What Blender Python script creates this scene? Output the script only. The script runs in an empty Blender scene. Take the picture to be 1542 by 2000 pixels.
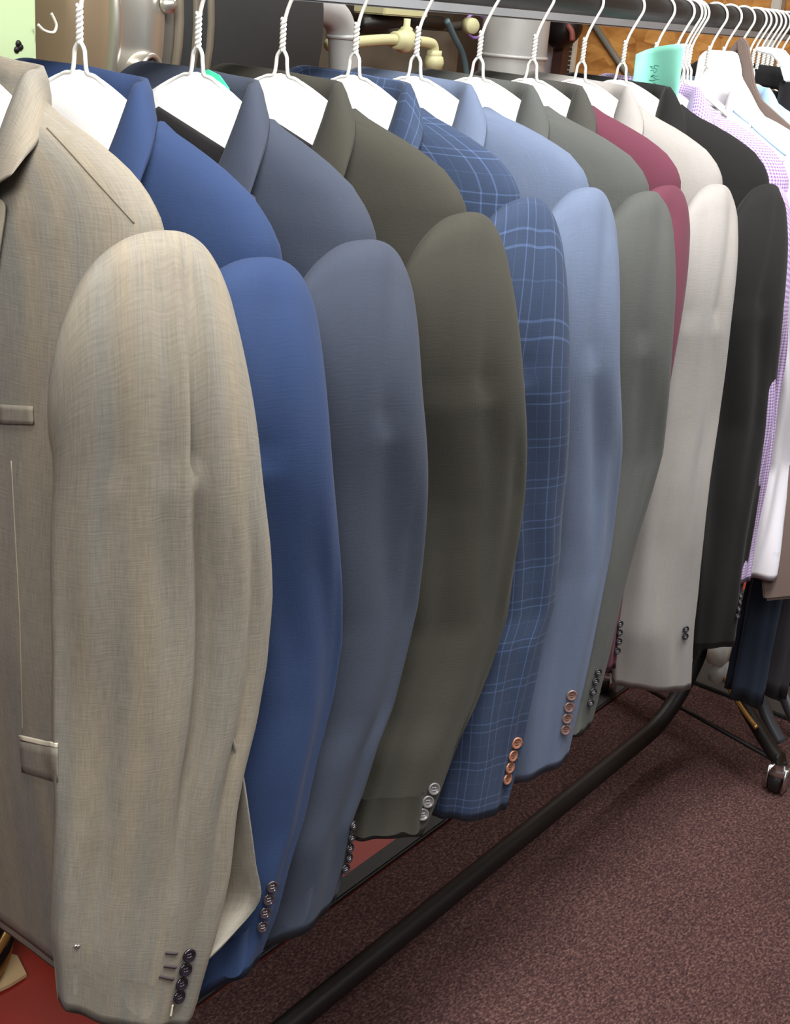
import bpy, bmesh, math, random
import numpy as np
from mathutils import Vector, Matrix
from mathutils.bvhtree import BVHTree

# ------------------------------------------------------------------ camera
FOC = 2540.8776
Rw = None
_V = np.array([2800-771, 185-1000.0]); _N = np.array([200-771, 7500-1000.0])
_X = np.array([_V[0], _V[1], FOC]); _X /= np.linalg.norm(_X)
_D = np.array([_N[0], _N[1], FOC]); _D /= np.linalg.norm(_D)
_Z = -_D; _Y = np.cross(_Z, _X); Rw = np.array([_X, _Y, _Z])
CAM = np.array([0.0, -0.9, 1.427])
sc = bpy.context.scene
cam = bpy.data.cameras.new('camera'); camo = bpy.data.objects.new('camera', cam)
sc.collection.objects.link(camo); sc.camera = camo
cam.sensor_fit = 'HORIZONTAL'; cam.sensor_width = 36.0; cam.lens = FOC/1542*36
cam.clip_start = 0.05
r_, u_, b_ = Rw[:, 0], -Rw[:, 1], -Rw[:, 2]
camo.matrix_world = Matrix(((r_[0], u_[0], b_[0], CAM[0]), (r_[1], u_[1], b_[1], CAM[1]), (r_[2], u_[2], b_[2], CAM[2]), (0, 0, 0, 1)))

def ray(px, py): return Rw @ np.array([px-771, py-1000, FOC])/FOC
def PY(px, py, y): r = ray(px, py); return CAM + r*(y-CAM[1])/r[1]
def PX(px, py, x): r = ray(px, py); return CAM + r*(x-CAM[0])/r[0]
def PZ(px, py, z): r = ray(px, py); return CAM + r*(z-CAM[2])/r[2]

# ------------------------------------------------------------------ light
w = bpy.data.worlds.new('world'); sc.world = w; w.use_nodes = True
w.node_tree.nodes['Background'].inputs[0].default_value = (0.9, 0.95, 1, 1)
w.node_tree.nodes['Background'].inputs[1].default_value = 0.16
def area(name, loc, target, sx, sy, power, col=(1, 1, 1)):
    l = bpy.data.lights.new(name, 'AREA'); l.shape = 'RECTANGLE'; l.size = sx; l.size_y = sy
    l.energy = power; l.color = col
    o = bpy.data.objects.new(name, l); sc.collection.objects.link(o); o.location = loc
    o.rotation_euler = (Vector(target)-Vector(loc)).to_track_quat('-Z', 'Y').to_euler()
    return o
area('ceiling_or_fill_light', (1.0, -0.75, 2.6), (1.0, -0.3, 0), 2.0, 0.4, 108, (1, 0.98, 0.95))
area('ceiling_or_fill_light', (2.6, -1.6, 2.6), (2.3, -1.0, 0), 1.2, 0.3, 16, (1, 0.98, 0.95))
area('ceiling_or_fill_light', (3.2, 1.0, 2.6), (3.2, 1.0, 0), 1.5, 0.3, 30, (1, 0.98, 0.95))
area('ceiling_or_fill_light', (-1.1, -1.3, 2.5), (0.9, 0.0, 1.2), 1.4, 0.6, 44, (1, 0.98, 0.95))  # added fill from the left, aimed to whiten paper capes and jacket fronts
sc.view_settings.view_transform = 'Standard'; sc.view_settings.look = 'None'
sc.view_settings.exposure = 0.0; sc.view_settings.gamma = 1; sc.view_settings.use_curve_mapping = False

# ------------------------------------------------------------------ helpers
def lin(r, g, b):
    f = lambda c: (c/255/12.92) if c/255 <= 0.04045 else ((c/255+0.055)/1.055)**2.4
    return (f(r), f(g), f(b), 1)
MATS = {}
def mat(name, col, rough=0.6, metal=0.0, noise=0.0, nscale=30, bump=0.0, spec=0.5, coat=0.0, stretch=(1, 1, 1), coords='Object', sheen=0.0):
    if name in MATS: return MATS[name]
    m = bpy.data.materials.new(name); m.use_nodes = True; nt = m.node_tree; b = nt.nodes['Principled BSDF']
    b.inputs['Base Color'].default_value = col; b.inputs['Roughness'].default_value = rough
    b.inputs['Metallic'].default_value = metal; b.inputs['Specular IOR Level'].default_value = spec
    b.inputs['Coat Weight'].default_value = coat; b.inputs['Sheen Weight'].default_value = sheen
    if noise or bump:
        tc = nt.nodes.new('ShaderNodeTexCoord'); mp = nt.nodes.new('ShaderNodeMapping'); nz = nt.nodes.new('ShaderNodeTexNoise')
        mp.inputs['Scale'].default_value = stretch; nz.inputs['Scale'].default_value = nscale; nz.inputs['Detail'].default_value = 5
        nt.links.new(tc.outputs[coords], mp.inputs[0]); nt.links.new(mp.outputs[0], nz.inputs['Vector'])
        if noise:
            mr = nt.nodes.new('ShaderNodeMapRange'); mr.inputs[1].default_value = 0.25; mr.inputs[2].default_value = 0.75
            mr.inputs[3].default_value = 1-noise; mr.inputs[4].default_value = 1+noise
            mx = nt.nodes.new('ShaderNodeVectorMath'); mx.operation = 'SCALE'; mx.inputs[0].default_value = col[:3]
            nt.links.new(nz.outputs['Fac'], mr.inputs[0]); nt.links.new(mr.outputs[0], mx.inputs['Scale'])
            nt.links.new(mx.outputs[0], b.inputs['Base Color'])
        if bump:
            bp = nt.nodes.new('ShaderNodeBump'); bp.inputs['Strength'].default_value = bump; bp.inputs['Distance'].default_value = 0.002
            nt.links.new(nz.outputs['Fac'], bp.inputs['Height']); nt.links.new(bp.outputs[0], b.inputs['Normal'])
    MATS[name] = m; return m

def fabric(name, col, slub=0.12, vertical=1.0, plaid=None, gingham=None, rough=0.9, sheen=0.03, weave=1.0, mottle=0.03):
    """woven cloth: UV is in metres along the cloth (u across, v down)"""
    if name in MATS: return MATS[name]
    m = bpy.data.materials.new(name); m.use_nodes = True; nt = m.node_tree; N = nt.nodes; L = nt.links; b = N['Principled BSDF']
    b.inputs['Roughness'].default_value = rough; b.inputs['Sheen Weight'].default_value = sheen
    b.inputs['Sheen Roughness'].default_value = 0.5; b.inputs['Specular IOR Level'].default_value = 0.2
    uv = N.new('ShaderNodeUVMap'); uv.uv_map = 'UVMap'
    def noise(sx, sy, detail=3):
        mp = N.new('ShaderNodeMapping'); mp.inputs['Scale'].default_value = (sx, sy, 1)
        nz = N.new('ShaderNodeTexNoise'); nz.inputs['Scale'].default_value = 1; nz.inputs['Detail'].default_value = detail
        L.new(uv.outputs[0], mp.inputs[0]); L.new(mp.outputs[0], nz.inputs['Vector']); return nz.outputs['Fac']
    def math_(op, a, bb, clamp=False):
        n = N.new('ShaderNodeMath'); n.operation = op; n.use_clamp = clamp
        for i, v in enumerate((a, bb)):
            if isinstance(v, (int, float)): n.inputs[i].default_value = v
            else: L.new(v, n.inputs[i])
        return n.outputs[0]
    warp = noise(900*weave, 60*weave); weft = noise(70*weave, 900*weave); big = noise(60, 9)
    s = math_('ADD', math_('MULTIPLY', math_('SUBTRACT', warp, 0.5), slub*2.2*vertical), math_('MULTIPLY', math_('SUBTRACT', weft, 0.5), slub*1.6))
    s = math_('ADD', s, math_('MULTIPLY', math_('SUBTRACT', big, 0.5), slub*0.8))
    fac = math_('ADD', s, 1.0)
    colo = N.new('ShaderNodeRGB'); colo.outputs[0].default_value = col
    cout = colo.outputs[0]
    if plaid or gingham:
        sep = N.new('ShaderNodeSeparateXYZ'); L.new(uv.outputs[0], sep.inputs[0])
        def line(sock, period, off, wd):
            a = math_('ADD', sock, off); fr = math_('FRACT', math_('DIVIDE', a, period), 0)
            return math_('LESS_THAN', fr, wd/period)
        if plaid:
            c2, items = plaid
            acc = None
            for ax, per, off, wd, amt in items:
                l = math_('MULTIPLY', line(sep.outputs[ax], per, off, wd), amt)
                acc = l if acc is None else math_('ADD', acc, l)
            acc = math_('MINIMUM', acc, 1.0)
        else:
            c2, per = gingham
            acc = math_('MULTIPLY', math_('ADD', line(sep.outputs[0], per, 0, per*0.5), line(sep.outputs[1], per, 0, per*0.5)), 0.5)
        mx = N.new('ShaderNodeMix'); mx.data_type = 'RGBA'; L.new(acc, mx.inputs[0]); L.new(cout, mx.inputs[6]); mx.inputs[7].default_value = c2
        cout = mx.outputs[2]
    # uneven dyeing: broad streaks along the warp, warmer and cooler by turns
    st_n = noise(38, 2.2, 4); cool = N.new('ShaderNodeMix'); cool.data_type = 'RGBA'; cool.blend_type = 'MULTIPLY'; cool.inputs[0].default_value = 1.0
    cr = N.new('ShaderNodeValToRGB'); cr.color_ramp.elements[0].position = .35; cr.color_ramp.elements[1].position = .65
    cr.color_ramp.elements[0].color = (1-mottle*1.4, 1-mottle*.9, 1-mottle*.2, 1); cr.color_ramp.elements[1].color = (1+mottle, 1+mottle*.5, 1-mottle*.3, 1)
    L.new(st_n, cr.inputs[0]); L.new(cout, cool.inputs[6]); L.new(cr.outputs[0], cool.inputs[7]); cout = cool.outputs[2]
    vm = N.new('ShaderNodeVectorMath'); vm.operation = 'SCALE'; L.new(cout, vm.inputs[0]); L.new(fac, vm.inputs['Scale'])
    L.new(vm.outputs[0], b.inputs['Base Color'])
    bp = N.new('ShaderNodeBump'); bp.inputs['Strength'].default_value = 0.25; bp.inputs['Distance'].default_value = 0.0006
    L.new(math_('ADD', warp, weft), bp.inputs['Height']); L.new(bp.outputs[0], b.inputs['Normal'])
    MATS[name] = m; return m

def link(name, me, parent=None, m=None, smooth=True, loc=None):
    o = bpy.data.objects.new(name, me); sc.collection.objects.link(o)
    if m and not me.materials: me.materials.append(m)
    if smooth:
        me.polygons.foreach_set('use_smooth', [True]*len(me.polygons))
    if parent: o.parent = parent
    if loc is not None: o.location = loc
    return o
def tag(o, label=None, cat=None, group=None, kind=None):
    if label: o['label'] = label
    if cat: o['category'] = cat
    if group: o['group'] = group
    if kind: o['kind'] = kind
    return o
def empty(name, loc, label, cat, group=None):
    o = bpy.data.objects.new(name, None); sc.collection.objects.link(o); o.location = loc; o.empty_display_size = 0.05
    return tag(o, label, cat, group)
def meshdata(verts, faces, uvs=None):
    me = bpy.data.meshes.new('mesh'); me.from_pydata([tuple(map(float, v)) for v in verts], [], faces); 
    if uvs is not None:
        l = me.uv_layers.new(name='UVMap'); i = 0
        fl = []
        for f in faces:
            for v in f: fl += [float(uvs[v][0]), float(uvs[v][1])]
        l.data.foreach_set('uv', fl)
    me.update(); return me
def grid(P, closed=False, uv=True, flip=False):
    """P: (n,m,3) array of loops -> mesh data; a closed grid duplicates its seam column so UVs stay clean"""
    P = np.asarray(P, float)
    if closed: P = np.concatenate([P, P[:, :1]], axis=1)
    n, m = P.shape[:2]
    faces = []
    for i in range(n-1):
        for j in range(m-1):
            f = (i*m+j, i*m+j+1, (i+1)*m+j+1, (i+1)*m+j)
            faces.append(f[::-1] if flip else f)
    uvs = None
    if uv:
        du = np.zeros((n, m)); dv = np.zeros((n, m))
        du[:, 1:] = np.cumsum(np.linalg.norm(np.diff(P, axis=1), axis=2), axis=1)
        mid = n//2; du = np.repeat(du[mid:mid+1], n, axis=0)
        dv[1:] = np.cumsum(np.linalg.norm(np.diff(P, axis=0), axis=2), axis=0)
        dvm = dv.mean(axis=1, keepdims=True)
        uvs = np.stack([du, 0*dv+dvm], axis=2).reshape(-1, 2)
    me = meshdata(P.reshape(-1, 3), faces, uvs)
    if closed:
        bm = bmesh.new(); bm.from_mesh(me); bmesh.ops.remove_doubles(bm, verts=bm.verts, dist=1e-6); bm.to_mesh(me); bm.free()
    return me
def add_box(bm, c, s, rot=None):
    M = Matrix.Translation(Vector(c)) @ (rot.to_4x4() if rot else Matrix.Identity(4)) @ Matrix.Diagonal((s[0], s[1], s[2], 1))
    return bmesh.ops.create_cube(bm, size=1, matrix=M)['verts']
def box(name, c, s, m, parent=None, bevel=0.003, rot=None, off=(0, 0, 0)):
    bm = bmesh.new(); add_box(bm, Vector(c)-Vector(off), s, rot)
    if bevel: bmesh.ops.bevel(bm, geom=bm.edges[:], offset=bevel, segments=2, affect='EDGES')
    me = bpy.data.meshes.new('mesh'); bm.to_mesh(me); bm.free()
    return link(name, me, parent, m, smooth=False)
def tube_pts(path, r, n=10, closed=False, caps=True):
    path = [Vector(p) for p in path]; N = len(path)
    rr = r if hasattr(r, '__len__') else [r]*N
    T = []
    for i in range(N):
        a = path[max(i-1, 0)]; b = path[min(i+1, N-1)]; T.append((b-a).normalized())
    up = Vector((0, 0, 1)) if abs(T[0].z) < 0.9 else Vector((1, 0, 0))
    nrm = T[0].cross(up).normalized(); V = []
    for i in range(N):
        if i: 
            q = T[i-1].rotation_difference(T[i]); nrm = (q @ nrm).normalized()
        bn = T[i].cross(nrm)
        V.append([path[i]+(nrm*math.cos(2*math.pi*k/n)+bn*math.sin(2*math.pi*k/n))*rr[i] for k in range(n)])
    return V
def add_tube(bm, path, r, n=10):
    V = tube_pts(path, r, n); rows = [[bm.verts.new(v) for v in row] for row in V]
    for i in range(len(rows)-1):
        for k in range(n):
            bm.faces.new((rows[i][k], rows[i][(k+1) % n], rows[i+1][(k+1) % n], rows[i+1][k]))
    bm.faces.new(rows[0][::-1]); bm.faces.new(rows[-1])
def tube(name, path, r, m, parent=None, n=12):
    bm = bmesh.new(); add_tube(bm, path, r, n)
    bmesh.ops.recalc_face_normals(bm, faces=bm.faces)
    me = bpy.data.meshes.new('mesh'); bm.to_mesh(me); bm.free()
    return link(name, me, parent, m)
def smooth_path(pts, n=6):
    P = [np.array(p, float) for p in pts]; out = []
    for i in range(len(P)-1):
        p0 = P[max(i-1, 0)]; p1 = P[i]; p2 = P[i+1]; p3 = P[min(i+2, len(P)-1)]
        for k in range(n):
            t = k/n; out.append(0.5*((2*p1)+(-p0+p2)*t+(2*p0-5*p1+4*p2-p3)*t*t+(-p0+3*p1-3*p2+p3)*t**3))
    out.append(P[-1]); return out
def lathe(bm, prof, n=20, M=None):
    M = M or Matrix.Identity(4); rows = []
    for r, z in prof:
        rows.append([bm.verts.new(M @ Vector((r*math.cos(2*math.pi*k/n), r*math.sin(2*math.pi*k/n), z))) for k in range(n)] if r > 1e-6 else [bm.verts.new(M @ Vector((0, 0, z)))])
    for a, b in zip(rows, rows[1:]):
        for k in range(n):
            k2 = (k+1) % n
            if len(a) == 1 and len(b) == 1: continue
            if len(a) == 1: bm.faces.new((a[0], b[k], b[k2]))
            elif len(b) == 1: bm.faces.new((a[k], a[k2], b[0]))
            else: bm.faces.new((a[k], a[k2], b[k2], b[k]))
def lathe_obj(name, prof, m, parent=None, n=24, M=None):
    bm = bmesh.new(); lathe(bm, prof, n, M); bmesh.ops.recalc_face_normals(bm, faces=bm.faces)
    me = bpy.data.meshes.new('mesh'); bm.to_mesh(me); bm.free(); return link(name, me, parent, m)
def solid(o, t, off=0):
    md = o.modifiers.new('solid', 'SOLIDIFY'); md.thickness = t; md.offset = off; return o
def axisM(loc, direction):
    return Matrix.Translation(Vector(loc)) @ Vector(direction).to_track_quat('Z', 'Y').to_matrix().to_4x4()

# ------------------------------------------------------------------ setting
def carpet_mat():
    m = bpy.data.materials.new('burgundy_carpet'); m.use_nodes = True; nt = m.node_tree; N = nt.nodes; L = nt.links; b = N['Principled BSDF']
    b.inputs['Roughness'].default_value = 1; b.inputs['Specular IOR Level'].default_value = 0.1
    tc = N.new('ShaderNodeTexCoord'); mp = N.new('ShaderNodeMapping'); mp.inputs['Scale'].default_value = (150, 260, 100); mp.inputs['Rotation'].default_value = (0, 0, 0.3)
    L.new(tc.outputs['Object'], mp.inputs[0])
    n1 = N.new('ShaderNodeTexNoise'); n1.inputs['Scale'].default_value = 1.0; n1.inputs['Detail'].default_value = 4; n1.inputs['Roughness'].default_value = 0.7
    L.new(mp.outputs[0], n1.inputs['Vector'])
    n2 = N.new('ShaderNodeTexNoise'); n2.inputs['Scale'].default_value = 6; n2.inputs['Detail'].default_value = 4; L.new(tc.outputs['Object'], n2.inputs['Vector'])
    r = N.new('ShaderNodeValToRGB'); r.color_ramp.elements[0].position = 0.32; r.color_ramp.elements[0].color = lin(42, 30, 32)
    r.color_ramp.elements[1].position = 0.72; r.color_ramp.elements[1].color = lin(120, 92, 85)
    e = r.color_ramp.elements.new(0.5); e.color = lin(73, 52, 51)
    L.new(n1.outputs['Fac'], r.inputs[0])
    mr = N.new('ShaderNodeMapRange'); mr.inputs[3].default_value = 0.85; mr.inputs[4].default_value = 1.15; L.new(n2.outputs['Fac'], mr.inputs[0])
    vm = N.new('ShaderNodeVectorMath'); vm.operation = 'SCALE'; L.new(r.outputs[0], vm.inputs[0]); L.new(mr.outputs[0], vm.inputs['Scale']); L.new(vm.outputs[0], b.inputs['Base Color'])
    bp = N.new('ShaderNodeBump'); bp.inputs['Distance'].default_value = 0.004; bp.inputs['Strength'].default_value = 0.6; L.new(n1.outputs['Fac'], bp.inputs['Height']); L.new(bp.outputs[0], b.inputs['Normal'])
    return m
M_carpet = carpet_mat()
M_red = mat('red_painted_floor', lin(158, 48, 36), 0.55, noise=0.15, nscale=8)
M_blackrub = mat('black_rubber', lin(42, 42, 42), 0.7, noise=0.2, nscale=20)
XR, XL, YB, YF, ZC = 4.7, -1.6, 2.6, -3.2, 2.9
M_wall = mat('dim_plaster', lin(120, 112, 98), 0.9, noise=0.1, nscale=3)
def struct(o, label=None): 
    o['kind'] = 'structure'
    if label: o['label'] = label
    return o
struct(box('floor', ((XL+XR)/2, (YB+YF)/2, -0.05), (XR-XL, YB-YF, 0.1), M_red, bevel=0), 'red painted floor beneath and behind the hanging clothes')
o = box('carpet', ((XL+XR)/2, (YF+0.185)/2, 0.004), (XR-XL-0.02, 0.185-YF-0.01, 0.008), M_carpet, bevel=0)
tag(o, 'large dark burgundy carpet with a fine woven pile', 'carpet')
o = box('edge_strip', (0.5*(XL+XR), 0.203, 0.006), (XR-XL-0.04, 0.034, 0.012), M_blackrub, bevel=0.003)
tag(o, 'long black rubber strip along the edge of the burgundy carpet', 'floor strip')
struct(box('wall_back', ((XL+XR)/2, YB+0.05, ZC/2), (XR-XL, 0.1, ZC), M_wall, bevel=0), 'dim back wall behind the machines')
struct(box('wall_right', (XR+0.05, (YB+YF)/2, ZC/2), (0.1, YB-YF, ZC), M_wall, bevel=0), 'far end wall')
struct(box('ceiling', ((XL+XR)/2, (YB+YF)/2, ZC+0.05), (XR-XL, YB-YF, 0.1), mat('ceiling_white', lin(215, 213, 205), 0.9), bevel=0))

# chipboard sheet on the end wall
def osb():
    m = bpy.data.materials.new('chipboard'); m.use_nodes = True; nt = m.node_tree; N = nt.nodes; L = nt.links; b = N['Principled BSDF']
    b.inputs['Roughness'].default_value = 0.6
    tc = N.new('ShaderNodeTexCoord'); v = N.new('ShaderNodeTexVoronoi'); v.inputs['Scale'].default_value = 14
    mp = N.new('ShaderNodeMapping'); mp.inputs['Scale'].default_value = (1, 1, 2.2); mp.inputs['Rotation'].default_value = (0.5, 0, 0)
    L.new(tc.outputs['Object'], mp.inputs[0]); L.new(mp.outputs[0], v.inputs['Vector'])
    n = N.new('ShaderNodeTexNoise'); n.inputs['Scale'].default_value = 12; n.inputs['Detail'].default_value = 6; L.new(mp.outputs[0], n.inputs['Vector'])
    a = N.new('ShaderNodeMath'); a.operation = 'MULTIPLY_ADD'; sp = N.new('ShaderNodeSeparateColor'); L.new(v.outputs['Color'], sp.inputs[0])
    L.new(sp.outputs[0], a.inputs[0]); a.inputs[1].default_value = 0.45; L.new(n.outputs['Fac'], a.inputs[2])
    r = N.new('ShaderNodeValToRGB'); r.color_ramp.elements[0].position = 0.4; r.color_ramp.elements[0].color = lin(150, 92, 36)
    r.color_ramp.elements[1].position = 0.95; r.color_ramp.elements[1].color = lin(214, 156, 82)
    L.new(a.outputs[0], r.inputs[0]); L.new(r.outputs[0], b.inputs['Base Color']); return m
M_osb = osb()
ya = PX(1112, 100, XR-0.03)[1]
o = box('chipboard_sheet', (XR-0.012, (ya-2.9)/2, 1.25), (0.022, ya+2.9, 2.3), M_osb, bevel=0.002)
tag(o, 'orange brown chipboard sheet covering the wall beyond the rod', 'board')

# ------------------------------------------------------------------ rack
RZ = 1.449; NZ = 1.349
M_blk = mat('black_tube', lin(18, 15, 15), 0.5, noise=0.15, nscale=15, spec=.35)
M_chrome = mat('chrome', (0.72, 0.72, 0.72, 1), 0.22, 1.0)
M_brass = mat('worn_brass', lin(190, 150, 95), 0.35, 0.9)
rack = empty('clothes_rack', (1.3, 0, 0), 'long black tubular clothes rack carrying the whole row of jackets', 'clothes rack')
def W2(o, root):  # keep world placement under an empty that sits at root.location (no rotation)
    o.parent = root; o.location = Vector(o.location)-root.location; return o
W2(tube('hanging_rod', [(-0.35, 0, RZ), (1, 0, RZ), (2.47, 0, RZ)], 0.0165, M_blk, n=24), rack)
XB = 2.36; XP = 2.45
path = [(-0.35, 0, 0.09), (0.6, 0, 0.09), (1.5, 0, 0.09), (2.2, 0, 0.09)]
path += [(2.2+0.24*math.sin(a), 0, 0.09+0.24*(1-math.cos(a))) for a in np.linspace(0.12, math.pi/2, 10)]
path += [(2.44, 0, 0.6), (2.44, 0, 1.0), (2.44, 0, RZ-0.01)]
W2(tube('bottom_rail', path, 0.0175, M_blk, n=20), rack)
W2(tube('post', [(-0.33, 0, 0.02), (-0.33, 0, 0.8), (-0.33, 0, RZ)], 0.016, M_blk, n=16), rack)
def caster(x, y, parent, s=1.0):
    fork = bmesh.new(); lathe(fork, [(0, .062*s), (.011*s, .062*s), (.016*s, .052*s), (.018*s, .042*s), (0, .040*s)], 14, Matrix.Translation((x, y, 0)))
    add_box(fork, (x+0.004, y-0.014*s, .035*s), (.03*s, .004*s, .04*s)); add_box(fork, (x+0.004, y+0.014*s, .035*s), (.03*s, .004*s, .04*s))
    me = bpy.data.meshes.new('mesh'); fork.to_mesh(me); fork.free()
    f = W2(link('caster', me, None, M_chrome), parent)
    bm = bmesh.new(); lathe(bm, [(0, -.01*s), (.019*s, -.01*s), (.024*s, -.006*s), (.024*s, .006*s), (.019*s, .01*s), (0, .01*s)], 18, axisM((x+0.006, y, .024*s+.008), (0, 1, 0)))
    me = bpy.data.meshes.new('mesh'); bm.to_mesh(me); bm.free(); wh = link('wheel', me, f, mat('wheel_black', lin(25, 25, 25), 0.35))
    return f
c1 = PZ(1512, 1545, 0.01); c2 = PZ(1180, 1352, 0.01)
caster(c1[0], c1[1], rack, 1.25); caster(c2[0], c2[1], rack, 1.1)
z0 = 0.075
W2(tube('foot_bar', [(c1[0], c1[1], z0), (c2[0], c2[1], z0)], 0.005, M_blk, n=10), rack)
a = smooth_path([(2.43, -0.03, 0.27), (2.43, -0.05, 0.19), (2.41, -0.11, 0.13), (c1[0]+0.01, c1[1]+0.02, 0.085), (c1[0], c1[1], 0.085)])
W2(tube('leg', a, 0.015, M_blk, n=16), rack)
a = smooth_path([(2.43, 0.03, 0.27), (2.435, 0.06, 0.18), (2.45, 0.14, 0.12), (c2[0], c2[1], 0.075)])
W2(tube('leg', a, 0.015, M_blk, n=16), rack)
a = smooth_path([(2.405, -0.045, 0.21), (2.395, -0.075, 0.165), (2.375, -0.12, 0.135), (2.35, -0.17, 0.115)])
b = W2(tube('brass_rod', a, 0.0055, M_brass, n=10), rack); b['label'] = 'worn brass rod lying along the leg'
bm = bmesh.new()
q = PY(1400, 1290, -0.03)
q = PY(1400, 1290, -.045)
add_box(bm, (q[0], q[1], q[2]+.02), (0.04, 0.038, 0.05)); add_box(bm, (q[0]+.005, q[1]-.008, q[2]-.025), (0.034, 0.030, 0.05), Matrix.Rotation(.25, 3, 'X'))
bmesh.ops.bevel(bm, geom=bm.edges[:], offset=0.004, segments=2, affect='EDGES')
me = bpy.data.meshes.new('mesh'); bm.to_mesh(me); bm.free(); b = W2(link('clamp', me, None, mat('white_metal', lin(205, 205, 198), 0.4, 0.0)), rack); b['label'] = 'bright metal clamp on the end post'

# rail behind the rod
rail = empty('wall_rail', (3.65, 0.5, 0), 'flat grey rail running behind and parallel to the hanging rod', 'rail')
M_rail = mat('grey_rail', lin(150, 154, 158), 0.4, 0.1, noise=0.1, nscale=6)
W2(box('bar', (2.2, 0.5, 1.437), (2.95, 0.02, 0.036), M_rail), rail)
W2(box('post', (3.66, 0.5, 0.72), (0.03, 0.03, 1.44), M_rail), rail)
W2(box('post', (0.74, 0.5, 0.72), (0.03, 0.03, 1.44), M_rail), rail)

# ------------------------------------------------------------------ hangers
M_wire = mat('white_wire', lin(226, 224, 218), 0.3, coat=0.4)
M_paper = mat('white_paper', lin(246, 246, 246), 0.9, noise=0.02, nscale=5)
def wire_hanger(X, yaw, label, cape=True, lean=0.0, group=None, zoff=0.0, tl=1.0, wr=0.0019, cape_m=None):
    root = empty('wire_hanger', (X, 0, NZ), label, 'hanger', group); root.rotation_euler = (0, 0, yaw)
    bm = bmesh.new(); zr = RZ-NZ
    # hook over the rod
    R = 0.0165+wr
    P = []
    zt = 0.052
    P += [(0, 0, zt-0.004), (0, -0.004, zt+0.012), (0, -0.012, zr-0.018)]
    for a in np.linspace(math.radians(205), math.radians(-20), 14):
        P.append((0, R*math.cos(a)*1.02, zr+R*math.sin(a)*1.0))
    add_tube(bm, smooth_path(P, 3), wr, 8)
    # twist: two strands
    for ph in (0, math.pi):
        tw = [(wr*0.9*math.cos(ph+t*math.pi*7), wr*0.9*math.sin(ph+t*math.pi*7), 0.026+0.03*t) for t in np.linspace(0, 1, 36)]
        add_tube(bm, tw, wr*0.92, 6)
    for s in (-1, 1):
        arm = [(0, s*0.0015, 0.027), (0, s*0.0055, 0.021), (0, s*0.0065, 0.012), (0, s*0.009, 0.003), (0, s*0.020, 0.000), (0, s*0.05, -0.018),
               (0, s*0.10, -0.050), (0, s*0.15, -0.080), (0, s*0.166, -0.088), (0, s*0.166, -0.092), (0, s*0.15, -0.098), (0, s*0.08, -0.104), (0, 0, -0.104)]
        add_tube(bm, smooth_path(arm, 4), wr, 7)
    bmesh.ops.recalc_face_normals(bm, faces=bm.faces)
    me = bpy.data.meshes.new('mesh'); bm.to_mesh(me); bm.free()
    link('wire_frame', me, root, M_wire)
    if cape:
        # paper cape folded over the arms: tent cross-section
        ys = np.linspace(-0.135, 0.135, 31); rows = []
        for y in ys:
            zt = 0.0045-0.0*abs(y) if abs(y) < 0.012 else None
            ztop = np.interp(abs(y), [0, .02, .04, .06, .08, .1, .165], [0.005, 0.002, -0.007, -0.018, -.031, -0.046, -0.080])
            row = []
            zb = -0.108
            for t, sx in ((1, -1), (0.5, -1), (0.12, -1), (0, 0), (0.12, 1), (0.5, 1), (1, 1)):
                row.append((sx*(0.0035+0.004*t**0.7), y, ztop+(zb-ztop)*t))
            rows.append(row)
        c = link('paper_cape', grid(rows), root, cape_m or M_paper); solid(c, 0.0006)
    return root

# ------------------------------------------------------------------ garments
def spow(v, p): return math.copysign(abs(v)**p, v)
Wz = [0.0, -.02, -.031, -.041, -.053, -.067, -.084, -.10, -.125, -.2, -.30, -.42, -.60, -.73, -.8]
Wv = [0.068, .085, .105, .132, .158, .182, .198, .206, .208, .206, .200, .188, .20, .215, .218]
Tz = [0.02, 0, -.02, -.05, -.1, -.2, -.35, -.5, -.74, -.8]
Tv = [0.030, .032, .036, .043, .052, .060, .058, .056, .062, .062]
class Shape: pass
def bodyWT(z, S):
    zz = z/S.drop if z > -.13*S.drop else z
    return np.interp(-zz, [-v for v in Wz], Wv)*S.wide, np.interp(-z, [-v for v in Tz], Tv)*S.thick
def body_pt(z, th, S, off=0.0):
    W, T = bodyWT(z, S)
    n = np.interp(-z, [.05, .15], [1.0, .62])
    if math.cos(th) > 0: T = T*np.interp(-z, [.03, .05, .15], [.25, .45, 1])
    x = (T+off)*spow(math.cos(th), n); y = (W+off)*spow(math.sin(th), n)
    x += -y/0.215*S.dx
    return (x, y, z)
def body_front(y, z, S, off=0.0):
    W, T = bodyWT(z, S); n = np.interp(-z, [.05, .15], [1.0, .62]); q = min(abs(y)/W, 1)**(1/n)
    c = math.sqrt(max(0, 1-q*q)); return -(T)*c**n-off-y/0.215*S.dx
def resample(poly, zs):
    z = np.array([p[2] for p in poly]); x = np.array([p[0] for p in poly])
    o = np.argsort(z); return np.interp(zs, z[o], x[o])

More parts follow.
